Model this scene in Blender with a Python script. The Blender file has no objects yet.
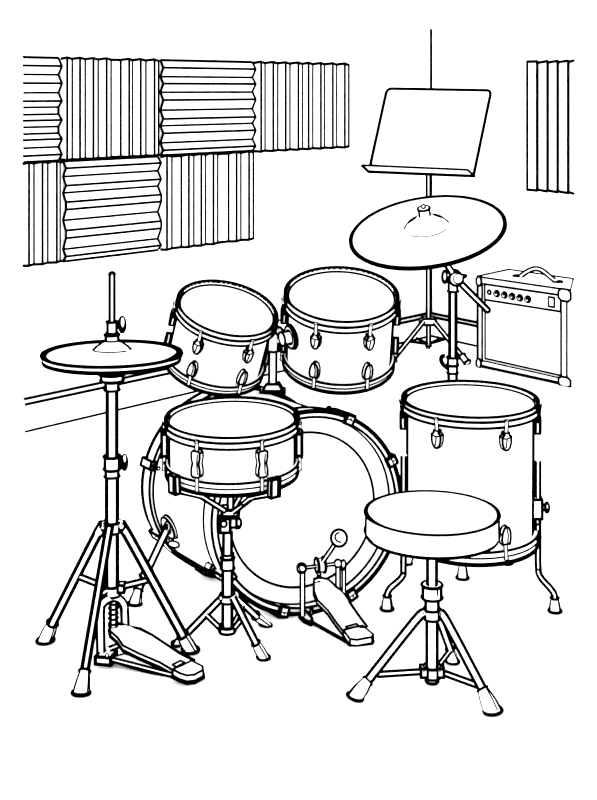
# A drummer's practice corner in the manner of a black-ink line drawing: white objects whose edges carry
# real black ink lines (thin round beads of black along the edges of every form); round stock (tubes, shells,
# balls) is inked where its surface turns edge-on.
import bpy, math
from mathutils import Vector as V, Matrix
F, H0, HV, CU = 1250.0, 1.5, 89.0, 298.5      # focal length in px, eye height in m, horizon row, centre column
pi = math.pi
INKADD = .48                                   # every ink line a little heavier, in px at its distance
col = bpy.context.scene.collection

# ------------------------------------------------------------------ places
def P(u, v, Y): return V(((u-CU)/F*Y, Y, H0-(v-HV)/F*Y))
def G(u, v, z=0.0):                            # a point at height z (floor by default)
    Y = F*(H0-z)/(v-HV); return P(u, v, Y)

# ------------------------------------------------------------------ materials
def mat_white():
    m = bpy.data.materials.new('white_ink_edged'); m.use_nodes = True; nt = m.node_tree; nt.nodes.clear()
    N = nt.nodes.new; L = nt.links.new
    geo = N('ShaderNodeNewGeometry')
    ax = N('ShaderNodeAttribute'); ax.attribute_name = 'axis'
    rim = N('ShaderNodeAttribute'); rim.attribute_name = 'rim'
    def vm(op, *ins):
        n = N('ShaderNodeVectorMath'); n.operation = op
        for i, s in enumerate(ins): L(s, n.inputs[i])
        return n
    def mt(op, *ins):
        n = N('ShaderNodeMath'); n.operation = op
        for i, s in enumerate(ins):
            if isinstance(s, float): n.inputs[i].default_value = s
            else: L(s, n.inputs[i])
        return n.outputs[0]
    inc = geo.outputs['Incoming']; nor = geo.outputs['Normal']
    va = vm('DOT_PRODUCT', inc, ax.outputs['Vector']).outputs['Value']
    nv = vm('DOT_PRODUCT', inc, nor).outputs['Value']
    perp = mt('SQRT', mt('MAXIMUM', mt('SUBTRACT', 1.0, mt('MULTIPLY', va, va)), 0.0001))
    edge = mt('LESS_THAN', mt('DIVIDE', nv, perp), rim.outputs['Fac'])
    mix = N('ShaderNodeMix'); mix.data_type = 'RGBA'
    L(edge, mix.inputs[0]); mix.inputs[6].default_value = (.96, .96, .96, 1); mix.inputs[7].default_value = (0, 0, 0, 1)
    d = N('ShaderNodeBsdfDiffuse'); L(mix.outputs[2], d.inputs['Color'])
    o = N('ShaderNodeOutputMaterial'); L(d.outputs[0], o.inputs['Surface'])
    return m
def mat_flat(name, c):
    m = bpy.data.materials.new(name); m.use_nodes = True; nt = m.node_tree; nt.nodes.clear()
    d = nt.nodes.new('ShaderNodeBsdfDiffuse'); d.inputs['Color'].default_value = (c, c, c, 1)
    o = nt.nodes.new('ShaderNodeOutputMaterial'); nt.links.new(d.outputs[0], o.inputs['Surface'])
    return m
WHITE, INK = mat_white(), mat_flat('black_ink', 0.0)
WALLM, FLOORM = mat_flat('white_wall_paint', .96), mat_flat("white_floor_paint", .96)

def rimc(q):                                   # threshold for an inked edge covering the share q of the radius
    q = max(0.0, q)
    return 2.0 if q >= 1 else math.sqrt(1-(1-q)**2)
def basis(a):
    a = a.normalized(); t = V((0, 0, 1)) if abs(a.z) < .9 else V((1, 0, 0))
    x = t.cross(a).normalized(); return x, a.cross(x).normalized()

# ------------------------------------------------------------------ mesh collecting
class MB:
    def __init__(s): s.v, s.f, s.m, s.a, s.c, s.s = [], [], [], [], [], []
    def add(s, vs, fs, mat=0, axis=None, rim=-1.0, smooth=False):
        b = len(s.v); n = len(vs); s.v += [V(p) for p in vs]
        ax = axis if isinstance(axis, list) else [axis or V((0, 0, 0))]*n
        s.a += ax; s.c += (rim if isinstance(rim, list) else [rim]*n)
        for f in fs: s.f.append([b+i for i in f]); s.m.append(mat); s.s.append(smooth)
        return s
    # swept round section
    def sweep(s, pts, rad, mat=0, w=None, seg=14, closed=False, caps=True, capmat=None):
        pts = [V(p) for p in pts]; n = len(pts)
        rad = rad if isinstance(rad, (list, tuple)) else [rad]*n
        if mat == 1: rad = [r+INKADD*p.y/F for r, p in zip(rad, pts)]
        if w is not None: w = w+INKADD*1.7*pts[0].y/F
        tan = []
        for i in range(n):
            a = pts[(i-1) % n] if (closed or i > 0) else pts[i]
            b = pts[(i+1) % n] if (closed or i < n-1) else pts[i]
            tan.append((b-a).normalized())
        x, y = basis(tan[0]); vs, axs, rims = [], [], []
        for i in range(n):
            t = tan[i]; x = (x - t*x.dot(t)).normalized(); y = t.cross(x)
            for k in range(seg):
                a = 2*pi*k/seg
                vs.append(pts[i] + (x*math.cos(a)+y*math.sin(a))*rad[i]); axs.append(t)
                rims.append(-1.0 if w is None else rimc(w/rad[i]))
        fs = []
        m = n if closed else n-1
        for i in range(m):
            for k in range(seg):
                j = (i+1) % n
                fs.append((i*seg+k, i*seg+(k+1) % seg, j*seg+(k+1) % seg, j*seg+k))
        s.add(vs, fs, mat, axs, rims, True)
        if caps and not closed:
            cm = mat if capmat is None else capmat
            s.add(vs[:seg], [tuple(range(seg))[::-1]], cm); s.add(vs[-seg:], [tuple(range(seg))], cm)
        return s
    def ink(s, pts, r, closed=False, seg=8): return s.sweep(pts, r, 1, seg=seg, closed=closed)
    def edge(s, a, b, r):
        a, b = V(a), V(b); d = b-a
        if d.length < 1e-6: return s
        d = d.normalized()*r*.5
        return s.sweep([a-d, b+d], r, 1, seg=8)
    def poly(s, pts, r, closed=True):
        n = len(pts)
        for i in range(n if closed else n-1): s.edge(pts[i], pts[(i+1) % n], r)
        return s
    def ring(s, c, ax, R, r, rb=None, seg=72, a0=0, a1=2*pi):
        # ink circle; r where it faces the drummer's side of the room, rb on the far side
        ax = V(ax).normalized(); x, y = frontbasis(ax); c = V(c); full = abs(a1-a0-2*pi) < 1e-6
        n = seg if full else max(6, int(seg*(a1-a0)/2/pi)); pts, rs = [], []
        for i in range(n if full else n+1):
            a = a0+(a1-a0)*i/n; d = y*math.cos(a)+x*math.sin(a)
            pts.append(c+d*R); t = min(1, max(0, (.62-math.cos(a))/.5))
            rs.append(r if rb is None else r+(rb-r)*t)
        return s.sweep(pts, rs, 1, seg=8, closed=full)
    def lathe(s, c, ax, prof, w=None, seg=56, smooth=False):
        ax = V(ax).normalized(); x, y = frontbasis(ax); c = V(c)
        def row(R, z): return [c+ax*z+(y*math.cos(2*pi*k/seg)+x*math.sin(2*pi*k/seg))*R for k in range(seg)]
        fs = [(k, k+seg, (k+1) % seg+seg, (k+1) % seg) for k in range(seg)]
        fs = [f[::-1] for f in fs]
        if smooth:
            vs = []; 
            for p in prof: vs += row(max(p[0], 1e-5), p[1])
            F_ = []
            for i in range(len(prof)-1): F_ += [tuple(q+i*seg for q in f) for f in fs]
            s.add(vs, F_, 0, V((0, 0, 0)), w if w is not None else -1.0, True)
        else:
            for p, q in zip(prof, prof[1:]):
                steep = abs(q[1]-p[1]) > .6*abs(q[0]-p[0])
                R = max(p[0], q[0])
                s.add(row(max(p[0], 1e-5), p[1])+row(max(q[0], 1e-5), q[1]), fs, 0, ax,
                      rimc(w/R) if (w and steep) else -1.0, True)
        for p in prof:
            if len(p) > 2 and p[2]:
                r = p[2] if isinstance(p[2], tuple) else (p[2], None)
                s.ring(c+ax*p[1], ax, p[0], r[0], r[1])
        return s
    def cyl(s, a, b, r, w, e=None, r2=None, seg=20):   # capped tube with inked end circles
        a, b = V(a), V(b); r2 = r2 or r; e = w*.45 if e is None else e
        s.sweep([a, b], [r, r2], 0, w=w, seg=seg)
        if e > 0:
            d = (b-a).normalized()
            for p, q in ((a+d*e*.3, r), (b-d*e*.3, r2)):
                x, y = basis(d)
                s.sweep([p+(x*math.cos(2*pi*k/seg)+y*math.sin(2*pi*k/seg))*(q-e*.4) for k in range(seg)], e, 1, seg=6, closed=True)
        return s
    def slab(s, pts, off, r, rb=None, corners=True, rv=None):   # polygon thickened by the vector off
        pts = [V(p) for p in pts]; off = V(off); n = len(pts); q = [p+off for p in pts]; rb = r if rb is None else rb
        s.add(pts, [tuple(range(n))]); s.add(q, [tuple(range(n))[::-1]])
        for i in range(n):
            j = (i+1) % n; s.add([pts[i], pts[j], q[j], q[i]], [(0, 1, 2, 3)])
        if r: s.poly(pts, r)
        if rb: s.poly(q, rb)
        if corners:
            for i in range(n):
                d1, d2 = (pts[i]-pts[i-1]).normalized(), (pts[(i+1) % n]-pts[i]).normalized()
                if d1.dot(d2) < .75: s.edge(pts[i], q[i], rv or max(r, .0005))
        return s
    def box(s, c, X, Y, Z, r, rt=None):
        c = V(c); X, Y, Z = V(X), V(Y), V(Z)
        return s.slab([c-X-Y+Z, c+X-Y+Z, c+X+Y+Z, c-X+Y+Z], -2*Z, r, rt)
    def ball(s, c, X, Y, Z, q, seg=20, rings=12):
        if 0 < q < 1: q = min(.85, q+.14)
        c, X, Y, Z = V(c), V(X), V(Y), V(Z); vs = [c+Z]
        for i in range(1, rings):
            t = pi*i/rings
            for k in range(seg):
                a = 2*pi*k/seg; vs.append(c+Z*math.cos(t)+(X*math.cos(a)+Y*math.sin(a))*math.sin(t))
        vs.append(c-Z); fs = []
        for k in range(seg): fs.append((0, 1+k, 1+(k+1) % seg))
        for i in range(rings-2):
            for k in range(seg):
                a = 1+i*seg; b = a+seg; fs.append((a+k, b+k, b+(k+1) % seg, a+(k+1) % seg))
        b = 1+(rings-2)*seg
        for k in range(seg): fs.append((b+k, len(vs)-1, b+(k+1) % seg))
        if X.cross(Y).dot(Z) < 0: fs = [f[::-1] for f in fs]
        return s.add(vs, fs, 1 if q >= 1 else 0, None, rimc(q), True)
    def dot(s, p, r): return s.ball(p, V((r, 0, 0)), V((0, r, 0)), V((0, 0, r)), 1.0, 8, 6)
    def build(s, name, root=None, parent=None, label=None, mats=None):
        me = bpy.data.meshes.new(name); o = V(root.location) if root else V((0, 0, 0))
        me.from_pydata([p-o for p in s.v], [], s.f)
        for m in (mats or (WHITE, INK)): me.materials.append(m)
        me.polygons.foreach_set('material_index', s.m); me.polygons.foreach_set('use_smooth', s.s)
        at = me.attributes.new('axis', 'FLOAT_VECTOR', 'POINT'); at.data.foreach_set('vector', [x for a in s.a for x in a])
        at = me.attributes.new('rim', 'FLOAT', 'POINT'); at.data.foreach_set('value', s.c)
        me.update()
        ob = bpy.data.objects.new(name, me); col.objects.link(ob); ob.parent = parent or root
        if label: ob['label'] = label
        return ob

def frontbasis(ax):                            # x to the right, y towards the drummer, both square to ax
    f = V((0, -1, 0)); y = f-ax*f.dot(ax)
    if y.length < .2: y = V((0, 0, -1))-ax*(-ax.z)
    y.normalize(); x = y.cross(ax)*-1; x.normalize()
    if x.x < 0: x = -x
    return x, y
def thing(name, label, cat, loc, group=None):
    o = bpy.data.objects.new(name, None); o.empty_display_size = .05; col.objects.link(o); o.location = loc
    o['label'] = label; o['category'] = cat
    if group: o['group'] = group
    return o
def smoothpath(pts, n=6):
    pts = [V(p) for p in pts]; out = []
    for i in range(len(pts)-1):
        p0 = pts[max(i-1, 0)]; p1, p2 = pts[i], pts[i+1]; p3 = pts[min(i+2, len(pts)-1)]
        for k in range(n):
            t = k/n
            out.append(.5*((2*p1)+(p2-p0)*t+(2*p0-5*p1+4*p2-p3)*t*t+(3*p1-p0-3*p2+p3)*t**3))
    out.append(pts[-1]); return out

def boot(m, top, floor, r1, r2, w, r):         # rubber foot: from a ring round the leg end to an oval on the floor
    top, floor = V(top), V(floor); d = (floor-top).normalized(); seg = 20
    x, y = basis(d); h = V((d.x, d.y, 0)); h = h.normalized() if h.length > .05 else V((1, 0, 0)); g = V((0, 0, 1)).cross(h)
    rows = []
    tt = [0, .08, .5, .85, 1.0]
    for t in tt:
        rr = r1+(r2-r1)*(1-(1-t)**1.6)
        if t == 1.0: rr *= .97
        c = top.lerp(floor, t); vs = []
        for k in range(seg):
            a = 2*pi*k/seg
            q1 = (x*math.cos(a)+y*math.sin(a)); q1n = q1
            # blend towards a level section near the floor
            lvl = (q1-V((0, 0, q1.z))); lvl = lvl
            q = q1n.lerp(V((q1.x, q1.y, q1.z*(1-t))), 1.0)
            vs.append(c+q*rr)
        rows.append(vs)
    flat = [v for row in rows for v in row]; fs = []
    for i in range(len(rows)-1):
        for k in range(seg): fs.append((i*seg+k, i*seg+(k+1) % seg, (i+1)*seg+(k+1) % seg, (i+1)*seg+k))
    m.add(flat, fs, 0, d, rimc(w/r2), True)
    m.add(rows[-1], [tuple(range(seg))]); m.add(rows[0], [tuple(range(seg))[::-1]])
    m.sweep(rows[0], r*.75, 1, seg=6, closed=True); m.sweep(rows[-1], r, 1, seg=8, closed=True)
    # moulding line down the side of the boot
    k = max(range(seg), key=lambda k: (rows[2][k]-floor).dot(V((.55, -.8, 0))))
    m.ink([rows[0][k].lerp(rows[1][k], .8), rows[2][k], rows[3][k].lerp(rows[4][k], .3)], r*.3)

def tag_struct(o): o['kind'] = 'structure'; return o

# ------------------------------------------------------------------ the room
UL, UR = 1481.0, -680.0                        # where the two walls' level lines vanish
A = G(431, 336); BL = G(23, 89+247*(UL-23)/(UL-431)); BR = G(700, 89+247*(700-UR)/(431-UR))
dl = (BL-A).normalized(); dr = (BR-A).normalized()
nl = V((-dl.y, dl.x, 0)); nr = V((-dr.y, dr.x, 0))
if nl.dot(V((0, 0, 0))-A) < 0: nl = -nl
if nr.dot(V((0, 0, 0))-A) < 0: nr = -nr
def on_wall(u, v, n, d):                       # the point seen at (u, v) on the plane d in front of a wall
    r = V(((u-CU)/F, 1, -(v-HV)/F)); o = V((0, 0, H0))
    t = ((A+n*d)-o).dot(n)/r.dot(n); return o+r*t
def wallbox(name, d, n, L):
    m = MB(); a = A-d*.0; b = A+d*L; up = V((0, 0, 2.7))
    m.slab([a, b, b+up, a+up], -n*.12, 0, 0, False)
    tag_struct(m.build(name, mats=(WALLM, INK)))
wallbox('wall_left', dl, nl, 6.5); wallbox('wall_right', dr, nr, 5.0)
m = MB(); m.slab([V((-7, -1, 0)), V((7, -1, 0)), V((7, 9, 0)), V((-7, 9, 0))], V((0, 0, -.1)), 0, 0, False)
tag_struct(m.build('floor', mats=(FLOORM, INK)))
def baseboard(name, n, us, vt, vm_, vb, uv):
    # us: from the corner outwards; heights given at the corner column 431
    m = MB(); th = .014; u0, u1 = us
    def v(v0, u): return HV+(v0-HV)*(uv-u)/(uv-431)
    def q(u, v0, d): return on_wall(u, v(v0, u), n, d)
    lo0, lo1 = [q(u, vb, 0.0) for u in us]
    for (va, vb2, d) in ((vt, vm_, th*.5), (vm_, vb, th)):
        z1 = q(431, va, 0).z; z0 = q(431, vb2, 0).z if vb2 != vb else 0.0
        a, b = V((lo0.x, lo0.y, 0)), V((lo1.x, lo1.y, 0))
        a0, b0 = a+n*d, b+n*d
        m.slab([a0+V((0, 0, z0)), b0+V((0, 0, z0)), b0+V((0, 0, z1)), a0+V((0, 0, z1))], -n*d, 0, 0, False)
        r0, r1 = .95*a.y/F, .95*b.y/F
        m.sweep([a0+V((0, 0, z1)), b0+V((0, 0, z1))], [r0, r1], 1, seg=8)
        if vb2 == vb: m.sweep([a0+V((0, 0, r0*.6)), b0+V((0, 0, r1*.6))], [r0, r1], 1, seg=8)
    o = m.build(name); tag_struct(o)
baseboard('baseboard_left', nl, (431, 23), 312.2, 316, 336.4, UL)
baseboard('baseboard_right', nr, (431, 573), 312.8, 316.2, 336.8, UR)
m = MB(); m.ink([A+(nl+nr)*.004, A+(nl+nr)*.004+V((0, 0, H0-(29-HV)/F*A.y))], 1.0*A.y/F)
tag_struct(m.build('trim_1'))

# ------------------------------------------------------------------ acoustic foam on the walls
def lerpv(v0, u0, u, uv): return HV+(v0-HV)*(uv-u)/(uv-u0)
IR = .92                                        # ink half width in px for the walls
def foam_vertical(label, n, uv, lines, vt, vb, uref, group, start=True, end=True, inv=False):
    # lines: (column, 'p' ridge crest | 'v' groove | 'e' end) ; vt, vb heights at column uref
    m = MB(); fr = []; dp, dv = .045, .034
    for u, t in lines:
        d = dp if t == 'p' else dv
        e = 1.0 if t == 'p' else 0.0
        a = on_wall(u, lerpv(vt, uref, u, uv)-e*1.3+.6, n, d); b = on_wall(u, lerpv(vb, uref, u, uv)+e*.9-.6, n, d)
        fr.append((a, b))
    bk = []
    for a, b in fr:
        da = (a-A).dot(n); db = (b-A).dot(n); bk.append((a-n*(da-.001), b-n*(db-.001)))
    for i in range(len(fr)-1):
        (a, b), (c, d) = fr[i], fr[i+1]; (a2, b2), (c2, d2) = bk[i], bk[i+1]
        m.add([a, b, d, c], [(0, 1, 2, 3)]); m.add([a, c, c2, a2], [(0, 1, 2, 3)]); m.add([b, b2, d2, d], [(0, 1, 2, 3)]); m.add([a2, c2, d2, b2], [(0, 1, 2, 3)])
        r = IR*a.y/F; m.edge(a, c, r*1.15); m.edge(b, d, r*1.15)
    for i, (u, t) in enumerate(lines):
        a, b = fr[i]; a2, b2 = bk[i]
        first, last = i == 0, i == len(lines)-1
        if first or last: m.add([a, b, b2, a2], [(0, 1, 2, 3)])
        if (first and not start) or (last and not end): continue
        r = IR*a.y/F; m.edge(a, b, r*(1.1 if (first or last) else .92))
    root = m.build('foam_panel'); root['label'] = label; root['category'] = 'acoustic panel'; root['group'] = group
    return root
def foam_horizontal(label, n, uv, uL, uR, vt, vb, uref, rows, group, start=True):
    m = MB(); dp, dv = .045, .034
    rows = [(0.0, 'v')]+rows+[(1.0, 'v')]; ed = []
    for f, t in rows:
        p = t == 'p'; d = dp if p else dv
        ul = uL+((4.0 if p else 1.0) if start else 0); ur = uR+(0 if p else -3.6)
        v0 = vt+(vb-vt)*f
        ed.append((on_wall(ul, lerpv(v0, uref, ul, uv), n, d), on_wall(ur, lerpv(v0, uref, ur, uv), n, d)))
    bk = [(a-n*((a-A).dot(n)-.001), b-n*((b-A).dot(n)-.001)) for a, b in ed]
    for i in range(len(ed)-1):
        (a, b), (c, d) = ed[i], ed[i+1]; (a2, b2), (c2, d2) = bk[i], bk[i+1]
        m.add([a, c, d, b], [(0, 1, 2, 3)]); m.add([b, d, d2, b2], [(0, 1, 2, 3)]); m.add([a, a2, c2, c], [(0, 1, 2, 3)]); m.add([a2, b2, d2, c2], [(0, 1, 2, 3)])
        r = IR*a.y/F
        if start: m.edge(a, c, r)
        m.edge(b, d, r*1.05)
    for i, (a, b) in enumerate(ed):
        e = 1.15 if i in (0, len(ed)-1) else .88
        m.sweep([a, b], [IR*e*a.y/F, IR*e*b.y/F], 1, seg=8)
        if i in (0, len(ed)-1): a2, b2 = bk[i]; m.add([a, b, b2, a2], [(0, 1, 2, 3)])
    if start:
        a = on_wall(uL, lerpv(vt, uref, uL, uv), n, dv); b = on_wall(uL, lerpv(vb, uref, uL, uv), n, dv)
        a2, b2 = [q-n*((q-A).dot(n)-.001) for q in (a, b)]; c, d = ed[0][0], ed[-1][0]
        m.add([a, b, d, c], [(0, 1, 2, 3)]); m.add([a, b, b2, a2], [(0, 1, 2, 3)]); m.add([a, c, bk[0][0], a2], [(0, 1, 2, 3)])
    root = m.build('foam_panel'); root['label'] = label; root['category'] = 'acoustic panel'; root['group'] = group
    return root
gl = 'acoustic foam panels on the wall behind the hi-hat'
R1T, R1B, R2T, R2B = 57.2, 162.2, 163.4, 266.3       # at column 23
def L_(s):
    out = []
    for w in s.split():
        out.append((float(w[1:]), w[0]))
    return out
foam_horizontal('foam panel with level ridges, top row, nearest the end of the wall', nl, UL, 23, 61.8, R1T, R1B, 23,
    [(.079,'p'),(.164,'v'),(.247,'p'),(.339,'v'),(.42,'p'),(.478,'v'),(.549,'v'),(.606,'p'),(.668,'v'),(.734,'v'),(.791,'p'),(.867,'v'),(.943,'p')], gl, start=False)
foam_vertical('foam panel with upright ridges, top row, above the large level-ridged panel', nl, UL,
    L_('v61.2 p67.2 v72 p80 v85 p93.4 v97.9 p106.6 v110.8 v120.6 p129.2 v132.2 p140.7 v145.6 p154.5 v158.2'), R1T, R1B, 23, gl, start=False, end=True)
foam_horizontal('foam panel with level ridges in the middle of the top row', nl, UL, 159.4, 255.6, R1T, R1B, 23,
    [(.078,'p'),(.173,'v'),(.246,'p'),(.3375,'v'),(.42,'p'),(.526,'v'),(.619,'p'),(.69,'v'),(.77,'p'),(.87,'v'),(.949,'p')], gl)
foam_vertical('foam panel with upright ridges at the top row end nearest the room corner', nl, UL,
    L_('v254 p261.1 v264.7 p273.2 v277.4 p285.6 v289.6 p298.3 v302 p308.5 v312.4 p320.8 v324.2 p332.7 v336.3 p344.7 v348.4'), R1T, R1B+1.4, 23, gl, start=False)
foam_vertical('narrow foam panel with upright ridges, bottom row, at the end of the wall', nl, UL,
    L_('v23 p29 v33.7 p42.5 v47.5 p56.8 v59.8 v61.4'), R2T, R2B, 23, gl, start=False, end=False)
foam_horizontal('foam panel with level ridges in the bottom row above the hi-hat', nl, UL, 62, 161, R2T, R2B, 23,
    [(.071,'p'),(.152,'v'),(.245,'p'),(.315,'v'),(.411,'p'),(.485,'p'),(.59,'v'),(.695,'p'),(.772,'p'),(.879,'v'),(.955,'p')], gl)
foam_vertical('foam panel with upright ridges ending the bottom row beside bare wall', nl, UL,
    L_('v161 p167 v171.6 v181.2 p188.8 v193.5 p201.3 v205.3 p213.4 v217.4 v228.4 p236.5 v240.5 p249 v253'), R2T, R2B+.8, 23, gl, start=False)
foam_vertical('lone upright-ridged foam panel on the wall above the amplifier', nr, UR,
    L_('p527.4 p537 v537.6 p547.4 v548 p557.5 v558.1 p568 v568.6 p573.4'), 62.3, 189.4, 527, 'acoustic foam panel above the amplifier', end=False)

# ------------------------------------------------------------------ drums
def lug_pointed(m, o, t, z, nn, s, r, flip=1):  # bullet lug; o mount point, t sideways, z along the shell, nn outwards
    pr = [(2.4, 0), (2.4, 2), (4.6, 3.6), (4.3, 9.5), (3.0, 13.6), (1.2, 15.4)]
    pts = [(a, b) for a, b in pr]+[(-a, b) for a, b in pr[::-1]]
    up = 1 if flip > 0 else -1
    f = [o+t*(a*s)-z*(up*b*s)+nn*(4.6*s) for a, b in pts]
    m.slab(f, -nn*4.3*s, r, r, True, r)
    m.ink([o+t*(-4.2*s)-z*(up*4.6*s)+nn*4.7*s, o+t*(.2*s)-z*(up*5.4*s)+nn*4.7*s, o+t*(4.2*s)-z*(up*4.2*s)+nn*4.7*s], r*.55)
    m.ink([o+t*(.2*s)-z*(up*5.4*s)+nn*4.7*s, o-t*(.9*s)-z*(up*13.5*s)+nn*4.7*s], r*.5)
def lug_round(m, o, t, z, nn, s, r):            # the lower lugs: blunt arch with its foot at the rod
    pts = [(3.4, 0), (4.3, -4), (4.2, -10), (2.8, -14), (0.3, -15.6), (-2.0, -14.4), (-3.8, -10), (-4.6, -4), (-3.6, 0)]
    f = [o+t*(a*s)-z*(b*s)+nn*(4.6*s) for a, b in pts]
    m.slab(f, -nn*4.3*s, r, r, True, r)
    m.ink([o+t*(1.2*s)+z*(0*s)+nn*4.7*s, o+t*(1.7*s)+z*(8*s)+nn*4.7*s, o+t*(.4*s)+z*(14*s)+nn*4.7*s], r*.5)
def lug_tube(m, o, t, z, nn, s, r):             # long waisted lug of the snare; o at its top
    half = [(3.2, 0), (5.0, 1.5), (5.0, 7), (3.7, 13), (5.0, 19), (5.0, 25), (3.4, 27)]
    pts = half+[(-a, b) for a, b in half[::-1]]
    f = [o+t*(a*s)-z*(b*s)+nn*(6.2*s) for a, b in pts]
    m.slab(f, -nn*5.9*s, r, r, False); 
    for i in (1, 5, 8, 12): m.edge(f[i], f[i]-nn*6.3*s, r)
    m.ink([o+t*(2.3*s)-z*(3*s)+nn*6.3*s, o+t*(1.5*s)-z*(13*s)+nn*6.3*s, o+t*(2.3*s)-z*(24*s)+nn*6.3*s], r*.5)

def drum(name, label, cat, c, n, R, H, s, az, style='pointed', hoop=.034, fl=.015, bh=.030, lens=None, group=None, wthick=3.6, base=None, rodlen=8):
    # c centre of the top rim, n axis (up), R rim radius, H overall height, s metres per px
    n = V(n).normalized(); c = V(c); x, y = frontbasis(n)
    root = thing(name, label, cat, base if base else c-n*H, group)
    thin, mid, thick = .95*s, 1.2*s, 1.65*s
    Rl, Rs, Rh = R-1.2*s, R-(4.2 if style == 'floor' else 2.8)*s, R
    m = MB(); m.lathe(c, n, [(Rs, -hoop*.5), (Rs, -H+bh*.5)], w=3.0*s); m.build('shell', root)
    m = MB(); m.lathe(c, n, [(Rl-2.2*s, -3.5*s), (.001, -3.5*s)]); m.ring(c-n*3.5*s, n, Rl-2.6*s, thin*1.2); m.build('drumhead', root)
    m = MB(); m.lathe(c, n, [(Rs-1*s, -H+4*s), (.001, -H+4*s)][::-1]); m.build('drumhead', root)
    m = MB()
    m.lathe(c, n, [(Rl-2.2*s, -4.5*s), (Rl-2.2*s, 0), (Rl, 0, (thin*1.05, thick*1.15)), (Rl, -fl), (Rh, -fl, thin), (Rh, -hoop, (thin, mid*1.3)), (Rs, -hoop)], w=2.6*s)
    m.build('hoop', root)
    m = MB()
    m.lathe(c, n, [(Rs, -H+bh), (Rh, -H+bh, thin), (Rh, -H+bh*.55, thin*.5), (Rl, -H+bh*.55), (Rl, -H+.1*s, (thick*1.1, thick)), (Rs-2*s, -H+.1*s)], w=2.6*s)
    m.build('hoop', root)
    for a in az:
        a = math.radians(a); nn = y*math.cos(a)+x*math.sin(a); t = (x*math.cos(a)-y*math.sin(a))
        side = abs(math.sin(a)) > .8; r = thin*(1.25 if side else .8)
        if style == 'pointed':
            o = c+nn*Rs-n*(hoop+rodlen*s)
            m = MB(); lug_pointed(m, o, t, n, nn, s, r); lg = m.build('lug', root)
            m = MB(); m.cyl(o+nn*3.2*s, c+nn*(Rh+.7*s)-n*(fl-1.0*s), 2.3*s, .62*s, .15*s, seg=10); m.build('tension_rod', root, lg)
            o = c+nn*Rs-n*(H-bh-rodlen*s)
            m = MB(); lug_round(m, o, t, n, nn, s, r); lg = m.build('lug', root)
            m = MB(); m.cyl(o+nn*3.2*s, c+nn*(Rh+.7*s)-n*(H-bh*.35), 2.3*s, .62*s, .15*s, seg=10); m.build('tension_rod', root, lg)
        elif style == 'floor':
            o = c+nn*Rs-n*(hoop+rodlen*s)
            m = MB(); lug_pointed(m, o, t, n, nn, s*1.07, r); lg = m.build('lug', root)
            m = MB(); m.cyl(o+nn*3.2*s, c+nn*(Rh+.7*s)-n*(fl-1.0*s), 2.3*s, .62*s, .15*s, seg=10); m.build('tension_rod', root, lg)
            o = c+nn*Rs-n*(H-bh-rodlen*1.2*s)
            m = MB(); lug_round(m, o, t, n, nn, s*1.07, r); lg = m.build('lug', root)
            m = MB(); m.cyl(o+nn*3.2*s, c+nn*(Rh+.7*s)-n*(H-bh*.35), 2.3*s, .62*s, .15*s, seg=10); m.build('tension_rod', root, lg)
        else:
            o = c+nn*Rs-n*(hoop+rodlen*s)
            m = MB(); lug_tube(m, o, t, n, nn, s*.93, r); lg = m.build('lug', root)
            m = MB(); m.cyl(o+nn*3.2*s, c+nn*(Rh+.7*s)-n*(fl-1.0*s), 2.3*s, .62*s, .15*s, seg=10)
            m.cyl(c+nn*(Rh+.7*s)-n*(fl+1*s), c+nn*(Rh+.7*s)-n*(H-bh*.25), 2.3*s, .62*s, .15*s, seg=10); m.build('tension_rod', root, lg)
    return root, c, n, x, y, Rs

# rack toms over the bass drum
sT = 3.8/F
tom1 = drum('rack_tom', 'smaller rack tom tilted sideways, hung beside the hi-hat', 'drum', P(227.6, 307.8, 3.8), (.230, -.335, .92), 51.6*sT, .207, sT*.95, (-81, -21, 37, 99, 159, 219), hoop=.031, fl=.0155, bh=.029, rodlen=4.5, group='rack toms on the bass drum')
tom2 = drum('rack_tom', 'larger rack tom facing the throne, between the small tom and crash cymbal', 'drum', P(341.5, 293.8, 3.8), (.03, -.325, .945), 57.3*sT, .239, sT, (-86, -26, 28, 90, 150, 212), hoop=.035, fl=.0175, bh=.030, rodlen=5, group='rack toms on the bass drum')
# floor tom
Yf = 3.68; sF = Yf/F
fc = P(470, 398.6, Yf)
ft = drum('floor_tom', 'deep floor tom on three bent legs behind the throne', 'drum', fc, (0, -.022, 1), 68.2*sF, .415, sF, (-97, -35.5, 22.5, 83, 143, 203), style='floor', hoop=.030, fl=.0135, bh=.036, rodlen=5.5, base=V((fc.x, fc.y, 0)))
root = ft[0]
def bent_leg(pts, footp, r, w):
    m = MB(); m.sweep(smoothpath(pts, 5), r, 0, w=w); lg = m.build('leg', root)
    b = MB(); top = V(pts[-1]); boot(b, top+V((0, 0, .006)), footp, 3.9*sF, 6.2*sF, 2.3*sF, 1.2*sF); b.build('rubber_foot', root, lg)
    return lg
fl_, fr_, fb_ = G(387, 608.5, .004), G(555, 610.5, .004), G(462.5, 577.5, .004)
yl, yr = 3.66, 3.66
def q3(u, v, Y): return P(u, v, Y)
bent_leg([q3(403.6, 455, yl), q3(403.6, 520, yl), q3(403.4, 566, yl), q3(402, 577, 3.65), q3(390.5, 588, fl_.y), P(387.3, 594, fl_.y), P(387.2, 598, fl_.y)], fl_, 3.6*sF, 2.1*sF)
bent_leg([q3(538, 460, yr), q3(538, 540, yr), q3(538.2, 567, yr), q3(540.5, 577, 3.63), q3(550.8, 589, fr_.y), P(554.3, 595, fr_.y), P(554.6, 600, fr_.y)], fr_, 3.6*sF, 2.1*sF)
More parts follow.
